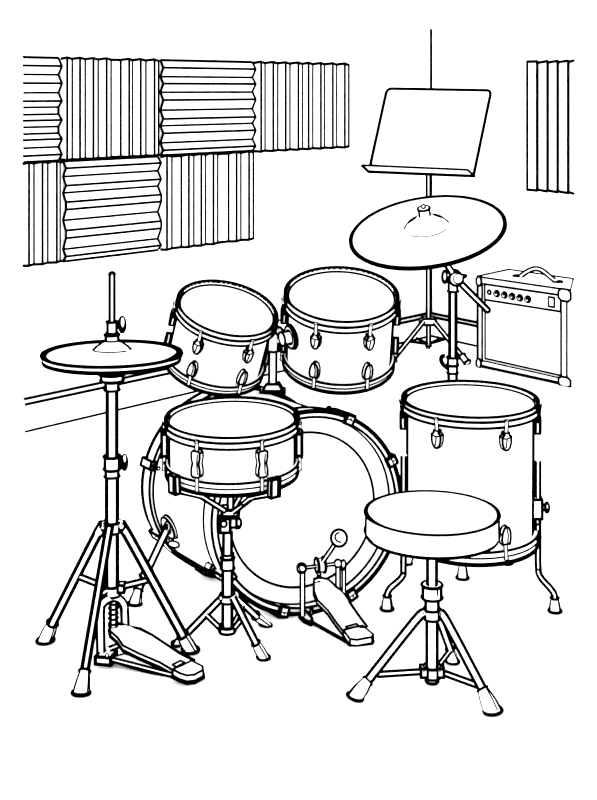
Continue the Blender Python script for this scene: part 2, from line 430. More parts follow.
bent_leg([q3(466, 480, 3.91), q3(465, 540, 3.91), q3(464, 560, 3.9), P(462.7, 566, fb_.y)], fb_, 3.6*sF, 2.1*sF)
def leg_bracket(u, v, Y, sgn, back=False):
    m = MB(); c = P(u, v, Y)
    m.box(c, V((6.5*sF, 0, 0)), V((0, .018, 0)), V((0, 0, 9.5*sF)), 1.1*sF); br = m.build('leg_bracket', root)
    m = MB(); m.cyl(c+V((sgn*5*sF, 0, 0)), c+V((sgn*10*sF, 0, 0)), 3.2*sF, 1.4*sF); m.ball(c+V((sgn*12.3*sF, 0, 0)), V((3.4*sF, 0, 0)), V((0, 5*sF, 0)), V((0, 0, 6.2*sF)), .62)
    m.build('wing_screw', root, br)
leg_bracket(534.5, 507.5, 3.655, 1); leg_bracket(405.5, 507.5, 3.655, -1)

# snare drum
Ys = 3.30; sS = Ys/F
sn = drum('snare_drum', 'shallow snare drum held in the basket of its stand in front of the bass drum', 'drum', P(232, 416.9, Ys), (0, -.042, 1), 67*sS, .147, sS, (-87, -26.7, 28, 88, 148, 208), style='tube', hoop=.029, fl=.0135, bh=.031, rodlen=3.0, base=P(232, 417.6, Ys)-V((0, 0, .147)))

# ------------------------------------------------------------------ bass drum
yaw = math.radians(20); hK = V((math.cos(yaw), math.sin(yaw), 0)); nK = V((math.sin(yaw), -math.cos(yaw), 0)); UZ = V((0, 0, 1))
Rk = .2885; Cn = P(308.7, 0, 3.575); Cn.z = Rk+.001; skew = V((-.232, .325, 0)); LK = skew.length; SK = skew/LK
sK = 3.575/F
root = thing('bass_drum', 'big bass drum lying on its side behind the snare drum and pedal', 'drum', V((Cn.x+skew.x/2, Cn.y+skew.y/2, 0)))
def kpt(t, R, a): return Cn+SK*t+(hK*math.cos(a)+UZ*math.sin(a))*R
def kloft(m, prof, w=None, seg=72, rings=()):
    for (R0, t0), (R1, t1) in zip(prof, prof[1:]):
        vs = [kpt(t0, R0, 2*pi*k/seg) for k in range(seg)]+[kpt(t1, R1, 2*pi*k/seg) for k in range(seg)]
        fs = [(k, (k+1) % seg, (k+1) % seg+seg, k+seg) for k in range(seg)]
        m.add(vs, fs, 0, SK, rimc(w/max(R0, R1)) if w and abs(t1-t0) > 1e-4 else -1.0, True)
def kring(m, t, R, fn, seg=96, a0=0, a1=2*pi):
    full = a1-a0 > 6.28; n = seg if full else int(seg*(a1-a0)/6.28)
    pts = [kpt(t, R, a0+(a1-a0)*k/n) for k in range(n if full else n+1)]
    rs = [fn(a0+(a1-a0)*k/n) for k in range(n if full else n+1)]
    m.sweep(pts, rs, 1, seg=8, closed=full)
def blend(a, centre, half, hi, lo, soft=.35):
    d = abs((a-centre+pi) % (2*pi)-pi); t = min(1, max(0, (half-d)/soft)); return lo+(hi-lo)*t
thin, thick = 1.0*sK, 2.1*sK
HD = .042
m = MB(); kloft(m, [(Rk-.008, HD*.6), (Rk-.008, LK-HD*.6)], w=2.5*sK); m.build('shell', root)
m = MB()
m.add([kpt(.028, Rk-.014, 2*pi*k/72) for k in range(72)], [tuple(range(72))[::-1]]); kring(m, .0265, Rk-.018, lambda a: .8*sK)
kring(m, .0275, .768*Rk, lambda a: .85*sK); m.build('drumhead', root)
m = MB(); m.add([kpt(LK-.02, Rk-.014, 2*pi*k/72) for k in range(72)], [tuple(range(72))]); m.build('drumhead', root)
m = MB(); kloft(m, [(Rk-.017, .03), (Rk-.017, 0), (Rk, 0), (Rk, HD), (Rk-.008, HD)])
kring(m, .0, Rk, lambda a: blend(a, -.05*pi, .80*pi, thick*.95, thin)); kring(m, .0, Rk-.017, lambda a: .9*sK)
kring(m, HD, Rk, lambda a: blend(a, .42*pi, .25*pi, thick*.8, thin)); m.build('hoop', root)
m = MB(); kloft(m, [(Rk-.008, LK-HD), (Rk, LK-HD), (Rk, LK), (Rk-.017, LK), (Rk-.017, LK-.02)])
kring(m, LK, Rk, lambda a: blend(a, .78*pi, .42*pi, thick*.9, thin*.8)); kring(m, LK-HD, Rk, lambda a: thin); kring(m, LK-HD-.012, Rk-.006, lambda a: .85*sK); m.build('hoop', root)
def claw(a, t0, t1, back):                       # clamp over a hoop at angle a, rod lying along the shell
    m = MB(); c = kpt((t0+t1)/2, Rk+.001, a); rad = (hK*math.cos(a)+UZ*math.sin(a)); tg = (UZ*math.cos(a)-hK*math.sin(a))
    hl = (t1-t0)/2+.007
    m.box(c+rad*.001, tg*.012, SK*hl, rad*.0075, 1.15*sK)
    f = c-SK*hl if not back else c+SK*hl
    m.box(f-rad*.008, tg*.012, SK*.004, rad*.013, 1.0*sK)
    m.dot(f-SK*(.005 if not back else -.005)-rad*.004, 1.1*sK); m.dot(c+rad*.0085, 1.0*sK)
    cw = m.build('claw', root)
    d = SK if not back else -SK; p = c+d*hl-rad*.001
    m = MB(); m.cyl(p, p+d*.03, 1.8*sK, 1.0*sK, .5*sK)
    if not back: m.cyl(p+d*.022, p+d*.050, 4.0*sK, 1.4*sK, 1.0*sK)
    m.build('tension_rod', root, cw)
for deg in (64.5, 25.5, -63, 253.5, 212, 100, 155, -15): claw(math.radians(deg), 0, HD, False)
for deg in (100, 165, 210, 249, 290, 335, 20):
    claw(math.radians(deg), LK-HD, LK, True)
# spur on the hi-hat side
def seen(p): return (CU+p.x/p.y*F, HV+(H0-p.z)/p.y*F)
cand = [(t_/60*LK, math.radians(a_)) for t_ in range(6, 55) for a_ in range(150, 250, 2)]
tS, aS = min(cand, key=lambda q: (seen(kpt(q[0], Rk-.008, q[1]))[0]-170)**2+(seen(kpt(q[0], Rk-.008, q[1]))[1]-527)**2)
spb = kpt(tS, Rk-.009, aS); nrm = hK*math.cos(aS)+UZ*math.sin(aS)
m = MB(); sd = (nrm-SK*nrm.dot(SK)).normalized()
m.lathe(spb, sd, [(0.001, .010), (12*sK, .010, .9*sK), (12.5*sK, 0, 1.0*sK)]); m.build('spur_bracket', root)
e1 = spb+sd*.016; yS = e1.y; e2, e3 = P(138.3, 590, min(3.66, yS+.02)), G(134.7, 603.5, .004)
e1 = P(167.5, 528, e1.y-.006)
m = MB(); m.ball(e1, V((5*sK, 0, 0)), V((0, 5*sK, 0)), V((0, 0, 8*sK)), .45); m.ink([e1+V((0, -.015, 6*sK)), e1+V((0, -.016, 0))], .9*sK)
m.sweep([e1, e2], 4.6*sK, 0, w=2.2*sK); m.cyl(e1.lerp(e2, .66), e1.lerp(e2, .80), 6*sK, 2.4*sK); sp = m.build('spur', root)
m = MB(); boot(m, e2, e3, 4.6*sK, 7.2*sK, 2.6*sK, 1.4*sK); m.build('rubber_foot', root, sp)
m = MB(); m.ball(P(173.5, 544.5, spb.y-.03), V((7*sK, 0, -1.5*sK)), V((0, 4*sK, 0)), V((1*sK, 0, 4.2*sK)), .42); m.build('wing_nut', root, sp)
# tom holder on top
pb = P(272.6, 388, 3.84); hb = 3.84/F
zk = kpt(.3, Rk, pi/2).z
m = MB()
b0 = pb+V((0, 0, -.006))
m.slab([b0+V((-12.5*hb, -.02, 0)), b0+V((12.5*hb, -.02, 0)), b0+V((12.5*hb, .03, 0)), b0+V((-12.5*hb, .03, 0))], V((0, 0, -.006)), .5*hb, .6*hb)
q = [b0+V((x*hb, y, z*hb)) for x, y, z in ((-10, -.018, 0), (10, -.018, 0), (10, .026, 0), (-10, .026, 0), (-6.5, -.012, 6.5), (6.5, -.012, 6.5), (6.5, .018, 6.5), (-6.5, .018, 6.5))]
m.add(q, [(0, 1, 5, 4), (1, 2, 6, 5), (2, 3, 7, 6), (3, 0, 4, 7), (4, 5, 6, 7)])
for i, j in ((0, 1), (1, 5), (5, 4), (4, 0), (1, 2), (5, 6), (2, 6)): m.edge(q[i], q[j], 1.0*hb)
th_ = m.build('tom_holder', root)
m = MB(); a = P(272.6, 383, 3.84); m.cyl(a, P(272.8, 350, 3.84), 5.0*hb, 1.8*hb, .8*hb); m.cyl(P(272.8, 351, 3.84), P(273.4, 327, 3.84), 6.6*hb, 2.0*hb, .9*hb)
m.build('post', root, th_)
m = MB()
a, b = P(277, 341, 3.84), P(296, 336.5, 3.80)
m.cyl(a, b, 4.2*hb, 1.6*hb, .9*hb); m.cyl(P(287, 338, 3.80), P(293, 337.5, 3.80), 6.2*hb, 1.8*hb, .9*hb); m.cyl(P(273, 333, 3.84), P(262, 338, 3.86), 4.6*hb, 1.6*hb, .9*hb)
m.ball(P(279, 331, 3.82), V((5*hb, 0, 0)), V((0, 5*hb, 0)), V((0, 0, 5*hb)), .4)
m.build('tom_arm', root, th_)
# bracket plate on the larger tom
r2, c2, n2, x2, y2, Rs2 = tom2
m = MB(); a = math.radians(-62); nn = y2*math.cos(a)+x2*math.sin(a); o = c2+nn*Rs2-n2*.108
m.lathe(o, nn, [(.036, .001, 1.1*sT), (.034, .008, .9*sT), (.001, .009)]); mb_ = m.build('mounting_bracket', r2)
m = MB(); m.cyl(o+nn*.008, o+nn*.034, .022, 1.5*sT, .9*sT); m.build('arm_socket', r2, mb_)

# ------------------------------------------------------------------ bass drum pedal
sP = 3.5/F
root = thing('bass_drum_pedal', 'single bass drum pedal with round beater clamped to the bass drum', 'drum pedal', G(330, 620))
pl, pr = P(302.5, 568, 3.53), P(338, 563.5, 3.53+.030)
axd = (pr-pl).normalized()
m = MB()
m.cyl(V((pl.x, pl.y, .005)), pl, 3.2*sP, 1.3*sP, .5*sP); m.build('upright', root)
m = MB(); m.cyl(V((pr.x, pr.y, .005)), pr, 3.2*sP, 1.3*sP, .5*sP); m.cyl(V((pr.x+6*sP, pr.y, .02)), pr+V((6*sP, 0, -2*sP)), 2.6*sP, 1.1*sP, .5*sP); m.build('upright', root)
m = MB(); m.cyl(pl-axd*.004+V((0, -.008, 0)), pl-axd*.004+V((0, .008, 0)), 4.2*sP, 1.6*sP, .9*sP); m.ball(pl, V((5*sP, 0, 0)), V((0, 5*sP, 0)), V((0, 0, 5.6*sP)), .35)
m.ball(pr, V((5*sP, 0, 0)), V((0, 5*sP, 0)), V((0, 0, 5*sP)), .35); m.ball(pr+V((5.5*sP, 0, -.004)), V((3.6*sP, 0, 0)), V((0, 5*sP, 0)), V((0, 0, 6*sP)), .45)
m.cyl(pl, pr, 2.3*sP, 1.2*sP, 0); m.build('axle', root)
cm = pl.lerp(pr, .5)+V((0, -.006, .004))
m = MB(); m.lathe(cm-axd*.010, axd, [(.001, 0), (7.2*sP, 0, 1.2*sP), (7.2*sP, .02, 1.2*sP), (.001, .02)], w=1.3*sP); m.ball(cm+V((0, -.01, .002)), V((3.2*sP, 0, 0)), V((0, 3.2*sP, 0)), V((0, 0, 3.2*sP)), .4); cam_ = m.build('cam', root)
m = MB(); y0 = cm+V((-.004, -.012, -.012)); y1 = P(319, 581, 3.49)
for i in range(4): m.ball(y0.lerp(y1, (i+.3)/4), V((2.7*sP, 0, 0)), V((0, 2.7*sP, 0)), V((0, 0, 2.3*sP)), .5)
m.build('chain', root)
bb = P(339, 538, 3.49); m = MB(); m.cyl(cm, bb, 2.9*sP, 1.5*sP, .4*sP); bt = m.build('beater_shaft', root)
m = MB(); rb = 9.4*sP; m.ball(bb, V((rb, 0, 0)), V((0, rb, 0)), V((0, 0, rb)), .16, 28, 16)
fw = (V((0, 0, 1.5))-bb).normalized(); xx, yy = basis(fw)
cc = bb+fw*rb*.80+V((.0035, 0, .005)); arc = [cc+(V((1, 0, 0))*math.cos(t)+V((0, 0, 1))*math.sin(t))*rb*.52 for t in [pi*.55+i*.22 for i in range(15)]]  # highlight drawn onto the ball as an ink arc, facing the camera
arc = [bb+(p-bb).normalized()*(rb+.0003) for p in arc]; m.ink(arc, .5*sP); m.build('beater_head', root, bt)
def pedal(root, top, heel, thick_, yf, base, r, rt, heelblock, slot, s, nfar=8):
    """top: footboard outline [(u, v, Y)], thickened downwards"""
    m = MB(); pts = [P(*p) for p in top]; m.slab(pts, V((0, 0, -thick_)), r, rt, False)
    for i in (0, len(pts)-1): m.edge(pts[i], pts[i]-V((0, 0, thick_)), r)
    for i in range(nfar-1): m.edge(pts[i], pts[i+1], rt)
    fb = m.build('footboard', root)
    m = MB(); sp = [P(*p) for p in slot]; m.poly(sp, r*.8); m.build('slot', root, fb)
    m = MB(); m.slab([P(*p) for p in heelblock], V((0, 0, -heel)), r, rt*1.25); m.build('heel_plate', root)
    m = MB(); m.slab([P(*p) for p in base], V((0, 0, -.008)), r, rt); m.build('base_plate', root)
pedal(root, [(314.0, 579, 3.49), (319, 577.5, 3.49), (328, 579.5, 3.50), (336.5, 587, 3.49), (344, 594.5, 3.48), (351, 604.5, 3.45), (360.4, 618, 3.42), (367, 626.5, 3.40), (344.3, 632.6, 3.375), (336, 622, 3.40), (328, 610.5, 3.43), (317.5, 600, 3.46), (314.0, 591, 3.48)],
      .018, .011, 3.45, [(304, 617, 3.535), (324, 611, 3.56), (342, 626, 3.45), (366, 635, 3.40), (349, 642, 3.375)],
      .7*sP, 1.0*sP, [(343.3, 630, 3.372), (351, 628, 3.38), (362.4, 625.6, 3.40), (373.2, 634.5, 3.385), (372, 637, 3.375), (357, 639.8, 3.365), (350, 639, 3.365)],
      [(345.6, 626.6, 3.388), (349.5, 629.2, 3.38), (360, 626.6, 3.394), (356.2, 623.6, 3.40)], sP)
m = MB(); m.slab([P(299.6, 614, 3.535), P(306, 611, 3.545), P(312, 618, 3.50), P(311, 622, 3.49), P(305, 620, 3.51)], V((0, 0, -.008)), 1.0*sP, 1.4*sP); m.cyl(P(311.5, 614, 3.51), P(311.5, 609, 3.51), 1.8*sP, .9*sP, .6*sP); m.build('hoop_clamp', root)

# ------------------------------------------------------------------ tripod stands
def leg_with_boot(root, pts, floorp, r, w, s, bt=None, screw=None, brl=.9, bw=1.0, name='leg'):
    m = MB(); m.sweep(smoothpath(pts, 4) if len(pts) > 2 else pts, r, 0, w=w)
    if screw is not None:
        a, b = V(pts[-2]), V(pts[-1]); p = a.lerp(b, screw); fw = (V((0, 0, 1.5))-p).normalized(); m.dot(p+fw*r*.95, .9*s)
    lg = m.build(name, root)
    b = MB(); boot(b, V(pts[-1]), V(floorp), r*1.02, r*1.65*bw, w*.9, w*.52); b.build('rubber_foot', root, lg)
    return lg
def strut(root, a, b, r, w, name='brace'):
    m = MB(); m.sweep([a, b], r, 0, w=w); return m.build(name, root)

# hi-hat stand
Yh = 3.28; sH = Yh/F; UH = 112.0
def h(u, v, dy=0.0): return P(u, v, Yh+dy)
root = thing('hi_hat_stand', 'hi-hat stand on three legs with its own foot pedal', 'stand', h(UH, 89+1875/Yh))
m = MB(); m.cyl(h(UH, 372), h(UH, 274), 3.9*sH, 2.2*sH, .2*sH); m.ball(h(UH, 274), V((3.9*sH, 0, 0)), V((0, 3.9*sH, 0)), V((0, 0, 3.2*sH)), .8); m.build('pull_rod', root)
m = MB(); m.cyl(h(UH, 333), h(UH, 321.5), 6.0*sH, 2.2*sH, 1.0*sH); m.cyl(h(UH, 335), h(UH, 332), 4.6*sH, 2*sH, .9*sH); m.cyl(h(UH, 341), h(UH, 334.5), 7.8*sH, 2.3*sH, 1.1*sH); cl = m.build('clutch', root)
m = MB(); m.cyl(h(116, 325), h(121, 325), 2*sH, 1.2*sH, 0); m.ball(h(122.2, 324.6), V((4.6*sH, 0, 0)), V((0, 3*sH, 0)), V((0, 0, 9.2*sH)), .6); m.build('wing_nut', root, cl)
m = MB(); m.lathe(h(UH, 374), (0, 0, 1), [(7*sH, -8*sH, 1.2*sH), (11.5*sH, -6*sH, 1.2*sH), (13*sH, 0, 1.0*sH), (.001, 0)], w=2.5*sH); m.cyl(h(UH, 390), h(UH, 381), 8.0*sH, 2.6*sH, 1.1*sH); m.build('cymbal_seat', root)
m = MB(); m.cyl(h(UH, 458), h(UH, 388), 6.8*sH, 3.3*sH, 0); m.build('upper_tube', root)
m = MB(); m.cyl(h(UH, 469), h(UH, 456), 8.8*sH, 2.6*sH, 1.2*sH); m.cyl(h(UH, 476.5), h(UH, 469), 7.9*sH, 2.5*sH, 1.2*sH); cl = m.build('collar', root)
m = MB(); m.cyl(h(119, 462.5), h(123, 462.5), 2*sH, 1.2*sH, 0); m.ball(h(124.4, 462.3), V((4.2*sH, 0, 0)), V((0, 3*sH, 0)), V((0, 0, 9*sH)), .62); m.build('wing_nut', root, cl)
m = MB(); m.cyl(h(UH, 595), h(UH, 476), 7.5*sH, 3.4*sH, 0); m.build('lower_tube', root)
m = MB(); m.cyl(h(UH, 532), h(UH, 521.5), 8.8*sH, 2.4*sH, 1.2*sH)
for u_, y_ in ((103.5, .0), (121.5, .0)): m.ball(h(u_, 526.5, y_), V((4.8*sH, 0, 0)), V((0, 5*sH, 0)), V((0, 0, 5.4*sH)), .45); m.dot(h(u_, 526.5, -.016), .7*sH)
m.build('leg_hub', root)
fl1, fl2, fl3 = G(45.5, 640, .005), G(81, 692.5, .005), G(190.5, 649.5, .005)
leg_with_boot(root, [h(103.5, 527), h(98.5, 532, .01), P(52.5, 623, 3.375)], fl1, 5.7*sH, 3.2*sH, sH, screw=.42)
leg_with_boot(root, [h(109.5, 527, -.028), h(107, 540, -.04), P(84.7, 671, 3.135)], fl2, 5.1*sH, 3.2*sH, sH)
leg_with_boot(root, [h(120.5, 527), h(126, 532, .01), P(182.5, 635, 3.325)], fl3, 5.7*sH, 3.2*sH, sH, screw=.42)
strut(root, h(108, 588), h(79, 576.5, .05), 3.9*sH, 2.2*sH); strut(root, h(116, 588), h(150.5, 579.5, .04), 3.9*sH, 2.2*sH); strut(root, h(108, 590), P(96.5, 597, 3.22), 3.9*sH, 2.2*sH)
m = MB(); m.cyl(h(UH, 595), h(UH, 585), 8.8*sH, 2.0*sH, 1.2*sH)
for u_ in (103.8, 121.5): m.box(h(u_, 587.3, -.005), V((3.2*sH, 0, 0)), V((0, .012, 0)), V((0, 0, 3.6*sH)), 1.1*sH); m.dot(h(u_, 587.3, -.019), .6*sH)
m.build('brace_hub', root)
# pedal frame, a hoop bent from flat bar
fp = [P(101, 657, 3.27), P(100.4, 612, 3.25), P(103, 603, 3.25), P(110, 598.5, 3.27), P(117, 598.5, 3.29), P(122.5, 603, 3.31), P(124.6, 612, 3.33), P(125.5, 642, 3.34)]
m = MB(); m.sweep(smoothpath(fp, 4), 5.0*sH, 0, w=2.1*sH); m.build('pedal_frame', root)
m = MB(); m.cyl(h(113.4, 600), h(113.4, 626), 4.6*sH, 2.4*sH, .2*sH)
for i in range(5): m.ring(h(113.4, 603+i*5), (0, 0, 1), 4.4*sH, .9*sH, seg=24)
m.build('chain', root)
m = MB(); m.box(P(106, 657.5, 3.255), V((7.5*sH, .0, -.6*sH)), V((.005, .02, 0)), V((0, 0, 3.6*sH)), 1.4*sH); m.ball(P(107, 656, 3.235), V((2.2*sH, 0, 0)), V((0, 2*sH, 0)), V((0, 0, 3*sH)), .5); m.build('frame_foot', root)
strut(root, P(107, 650, 3.27), P(122, 644, 3.33), 3.4*sH, 1.8*sH, 'crossbar')
strut(root, P(110, 659, 3.25), P(176, 676, 3.18), 2.9*sH, 1.6*sH, 'base_rod')
pedal(root, [(109.3, 625.5, 3.27), (117.5, 623.5, 3.29), (127, 626.5, 3.30), (140, 629, 3.30), (152, 635.5, 3.29), (166, 645, 3.27), (180, 653.5, 3.25), (194, 660.5, 3.23), (173.5, 670.5, 3.19), (160, 662.5, 3.20), (139, 653.5, 3.22), (123, 645.5, 3.24), (117.5, 637.5, 3.255), (110.5, 631.5, 3.265)],
      .018, .013, 3.2, [(112, 657.5, 3.25), (124, 654, 3.29), (182, 671, 3.22), (174, 677, 3.185)],
      .75*sH, 1.5*sH, [(172.8, 669.3, 3.155), (182, 665.5, 3.18), (191.5, 660.8, 3.205), (202.5, 666.5, 3.19), (203, 670, 3.17), (194.5, 674.6, 3.15), (187, 675.4, 3.143), (180, 673.3, 3.147)],
      [(172.3, 664.6, 3.195), (176.3, 667.0, 3.19), (184.8, 662.6, 3.205), (180.6, 660.4, 3.215)], sH)
# hi-hat cymbals
def cymbal(name, label, c, n, R, bell, s, edge, group=None, bottom=False, cat='cymbal', arc=True, arcw=.5, bellrim=.42, hole=.0125, lip=0):
    c = V(c); n = V(n).normalized(); m = MB(); br, bz, tr, tz = bell
    sg = -1 if bottom else 1
    m.lathe(c, n, [(R, 0), (R*.8, sg*bz*.35), (br*1.15, sg*bz*.92), (br, sg*bz)][::1 if not bottom else -1], smooth=True)
    m.lathe(c, n, [(br, sg*bz), (br*.8, sg*(bz+(tz-bz)*.45)), (tr*1.3, sg*(bz+(tz-bz)*.85)), (tr, sg*tz), (hole, sg*tz)][::1 if not bottom else -1], smooth=True, w=bellrim)
    m.lathe(c-n*.0012, n, [(R, 0), (R*.8, sg*bz*.35), (br, sg*bz), (hole, sg*bz)][::-1 if not bottom else 1], smooth=True)
    if lip: m.lathe(c, n, [(R, 0), (R, lip)])
    m.ring(c, n, R-edge[0]*.5, edge[0], edge[1], seg=112)
    if arc: m.ring(c+n*(bz+.0004), n, br, arcw*s, seg=64, a0=-.9, a1=.9)
    o = m.build(name); o['label'] = label; o['category'] = cat
    if group: o['group'] = group
    return o
cymbal('hi_hat_cymbal', 'upper hi-hat cymbal, bell up, under the clutch', h(UH, 354.2), (0, .034, 1), 68.0*sH, (20*sH, 4.8*sH, 8*sH, 13.5*sH), sH, (1.0*sH, 3.5*sH), 'pair of hi-hat cymbals')
cymbal('hi_hat_cymbal', 'lower hi-hat cymbal, upside down below its twin', h(UH, 360.2), (0, .034, 1), 68.0*sH, (20*sH, 4.0*sH, 8*sH, 9*sH), sH, (2.0*sH, 2.0*sH), 'pair of hi-hat cymbals', bottom=True, arc=False, lip=3.7*sH)

# snare stand
Yn = 3.33; sN = Yn/F
def g(u, v, dy=0.0): return P(u, v, Yn+dy)
root = thing('snare_stand', 'three-legged basket stand carrying the snare drum', 'stand', g(229, 89+1875/Yn))
m = MB(); m.cyl(g(227.3, 560), g(227.6, 530), 5.7*sN, 2.6*sN, 0); m.build('upper_tube', root)
m = MB(); m.cyl(g(227.6, 568.5), g(227.6, 557.5), 7.3*sN, 2.2*sN, 1.1*sN); m.cyl(g(227.6, 557.5), g(227.6, 553.5), 6.3*sN, 2.2*sN, .9*sN); m.build('collar', root)
m = MB(); m.cyl(g(227.3, 630), g(227.4, 568), 6.3*sN, 2.7*sN, 0); m.build('lower_tube', root)
m = MB(); m.box(g(225.5, 524), V((5*sN, 0, 0)), V((0, .014, 0)), V((0, 0, 7*sN)), 1.2*sN); m.cyl(g(223.7, 524, -.012), g(223.7, 524, -.02), 3.3*sN, 1.0*sN, .9*sN)
m.cyl(g(230, 523), g(237, 523), 5.6*sN, 1.9*sN, 1.2*sN); m.ball(g(238.8, 523.2), V((3.8*sN, 0, 0)), V((0, 5*sN, 0)), V((0, 0, 6*sN)), .5); m.build('tilter', root)
m = MB(); m.box(g(230.5, 511), V((8.2*sN, 0, 0)), V((0, .02, 0)), V((0, 0, 3*sN)), 1.3*sN); m.cyl(g(230.5, 517), g(230.5, 497), 4.2*sN, 2.0*sN, 0); m.build('basket_hub', root)
nb = V((0, -.042, 1)).normalized(); xb, yb = frontbasis(nb); cS = P(232, 416.9, Ys)
for az_ in (-48, 37, 150):
    a = math.radians(az_); nn = yb*math.cos(a)+xb*math.sin(a); t = xb*math.cos(a)-yb*math.sin(a); Rg = 67*sS
    o = cS+nn*(Rg+3*sS)-nb*.147
    kn = g(230.5, 511)+V((nn.x, nn.y, 0))*.10+UZ*.062
    m = MB(); m.sweep([g(230.5, 511)+nn*.012, kn, o-nn*.01-nb*.008], 3.4*sN, 0, w=1.9*sN); ar = m.build('basket_arm', root)
    m = MB(); m.slab([o+t*(-5*sS)+nb*.036+nn*.012, o+t*(-5*sS)-nb*.010+nn*.010, o+t*(5*sS)-nb*.010+nn*.010, o+t*(5*sS)+nb*.036+nn*.012], -nn*.013, 1.25*sS, 1.1*sS)
    m.ink([o+t*(2.2*sS)+nb*.032+nn*.0122, o+t*(2.2*sS)-nb*.006+nn*.0122], .6*sS); m.build('rubber_grip', root, ar)
m = MB(); m.cyl(g(227.3, 601.5), g(227.3, 594), 7.8*sN, 2.0*sN, 1.1*sN)
for u_ in (221, 234): m.ball(g(u_, 597.5, -.008), V((3.2*sN, 0, 0)), V((0, 5*sN, 0)), V((0, 0, 3.6*sN)), .45)
m.build('leg_hub', root)
m = MB(); m.cyl(g(227.3, 631.5), g(227.3, 625.5), 8.4*sN, 2.0*sN, 1.3*sN); m.dot(g(222, 628.6, -.023), .7*sN); m.dot(g(232, 628.6, -.023), .7*sN); m.build('brace_hub', root)
leg_with_boot(root, [g(222, 597.5), P(184.5, 636, 3.378)], G(176, 643.5, .004), 4.3*sN, 2.3*sN, sN, screw=.42)
leg_with_boot(root, [g(232.5, 597, -.02), P(255.8, 643, 3.285)], G(263.5, 657, .004), 4.3*sN, 2.3*sN, sN, screw=.45)
leg_with_boot(root, [g(234.5, 596, .02), P(255.5, 615.5, 3.44)], G(265.5, 624.5, .004), 4.3*sN, 2.3*sN, sN, screw=.4)
strut(root, g(220, 628), g(206, 614.5, .01), 3.3*sN, 1.9*sN); strut(root, g(234, 628.5), g(243.5, 617, -.025), 3.3*sN, 1.9*sN); strut(root, g(232, 627, .01), g(243, 605, .05), 3*sN, 1.7*sN)

# drum throne
Yt = 3.12; sD = Yt/F; UT = 432.0
def d_(u, v, dy=0.0): return P(u, v, Yt+dy)
root = thing('drum_throne', 'round padded drum throne on a tripod in front of the floor tom', 'stool', d_(UT, 89+1875/Yt))
c = d_(UT, 511.0); m = MB(); ns = V((0, .014, 1)).normalized()
m.lathe(c, ns, [(.001, .5*sD), (56*sD, .4*sD), (64*sD, -.6*sD), (67.2*sD, -3.4*sD)], smooth=True)
m.lathe(c, ns, [(67.2*sD, -3.4*sD), (67.6*sD, -19.5*sD)], w=2.6*sD)
m.lathe(c, ns, [(67.6*sD, -19.5*sD), (66*sD, -23*sD), (62*sD, -26*sD), (40*sD, -27*sD), (.001, -27*sD)], smooth=True)
m.ring(c-ns*1.6*sD, ns, 66.0*sD, .85*sD, 2.2*sD, seg=96); m.ring(c-ns*23.4*sD, ns, 64.8*sD, 2.0*sD, seg=96); m.ring(c-ns*20*sD, ns, 66.2*sD, .3*sD, 2.0*sD, seg=96)
m.build('seat', root)
m = MB(); m.cyl(c-UZ*25*sD, d_(UT, 592), 6.3*sD, 2.8*sD, 0); m.build('post', root)
m = MB(); m.cyl(d_(UT, 597.5), d_(UT, 584.5), 10.8*sD, 2.6*sD, 1.3*sD); m.cyl(d_(UT, 609), d_(UT, 597), 8.0*sD, 2.5*sD, .9*sD); cl = m.build('collar', root)
m = MB(); m.ink([d_(UT+5.5, 587, -.024), d_(UT+5.5, 595.5, -.024)], .7*sD); m.build('memory_lock', root, cl)
m = MB(); m.cyl(d_(UT, 618.5), d_(UT, 608.5), 8.5*sD, 2.4*sD, 1.2*sD)
for u_ in (423.5, 440.5): m.ball(d_(u_, 613.5), V((4.8*sD, 0, 0)), V((0, 5*sD, 0)), V((0, 0, 5.2*sD)), .42); m.dot(d_(u_, 613.5, -.014), .8*sD)
m.build('leg_hub', root)
m = MB(); m.cyl(d_(UT, 677), d_(UT, 618), 6.9*sD, 2.6*sD, 0); m.cyl(d_(UT, 681.5), d_(UT, 676), 6.4*sD, 2.4*sD, 1.6*sD); m.build('lower_tube', root)
m = MB(); m.cyl(d_(UT, 676.5), d_(UT, 666), 9.0*sD, 2.2*sD, 1.1*sD)
for u_ in (424, 440): m.box(d_(u_, 671.2, -.006), V((3.4*sD, 0, 0)), V((0, .012, 0)), V((0, 0, 4.2*sD)), 1.1*sD); m.dot(d_(u_, 671.5, -.019), .8*sD)
m.build('brace_hub', root)
def throne_leg(pts, fp_, bt_):
    lg = leg_with_boot(root, pts, fp_, 5.2*sD, 2.4*sD, sD, screw=.93, bw=1.22)
    return lg
throne_leg([d_(424, 613), d_(415, 621, -.005), P(367.5, 681, 3.1)], G(355, 696.5, .005), 0)
throne_leg([d_(440, 613), d_(447, 622, -.01), P(482.5, 689, 3.035)], G(493, 710.5, .005), 0)
leg_with_boot(root, [d_(437, 613, .03), P(450, 649, 3.25)], G(452.5, 661, .005), 4.4*sD, 2.2*sD, sD)
strut(root, d_(424, 671.5), P(377, 674.5, 3.11), 3.7*sD, 2.1*sD); strut(root, d_(441, 672), P(478, 685.5, 3.05), 3.7*sD, 2.1*sD); strut(root, d_(437, 668, .02), P(449, 652, 3.24), 3.2*sD, 1.9*sD)

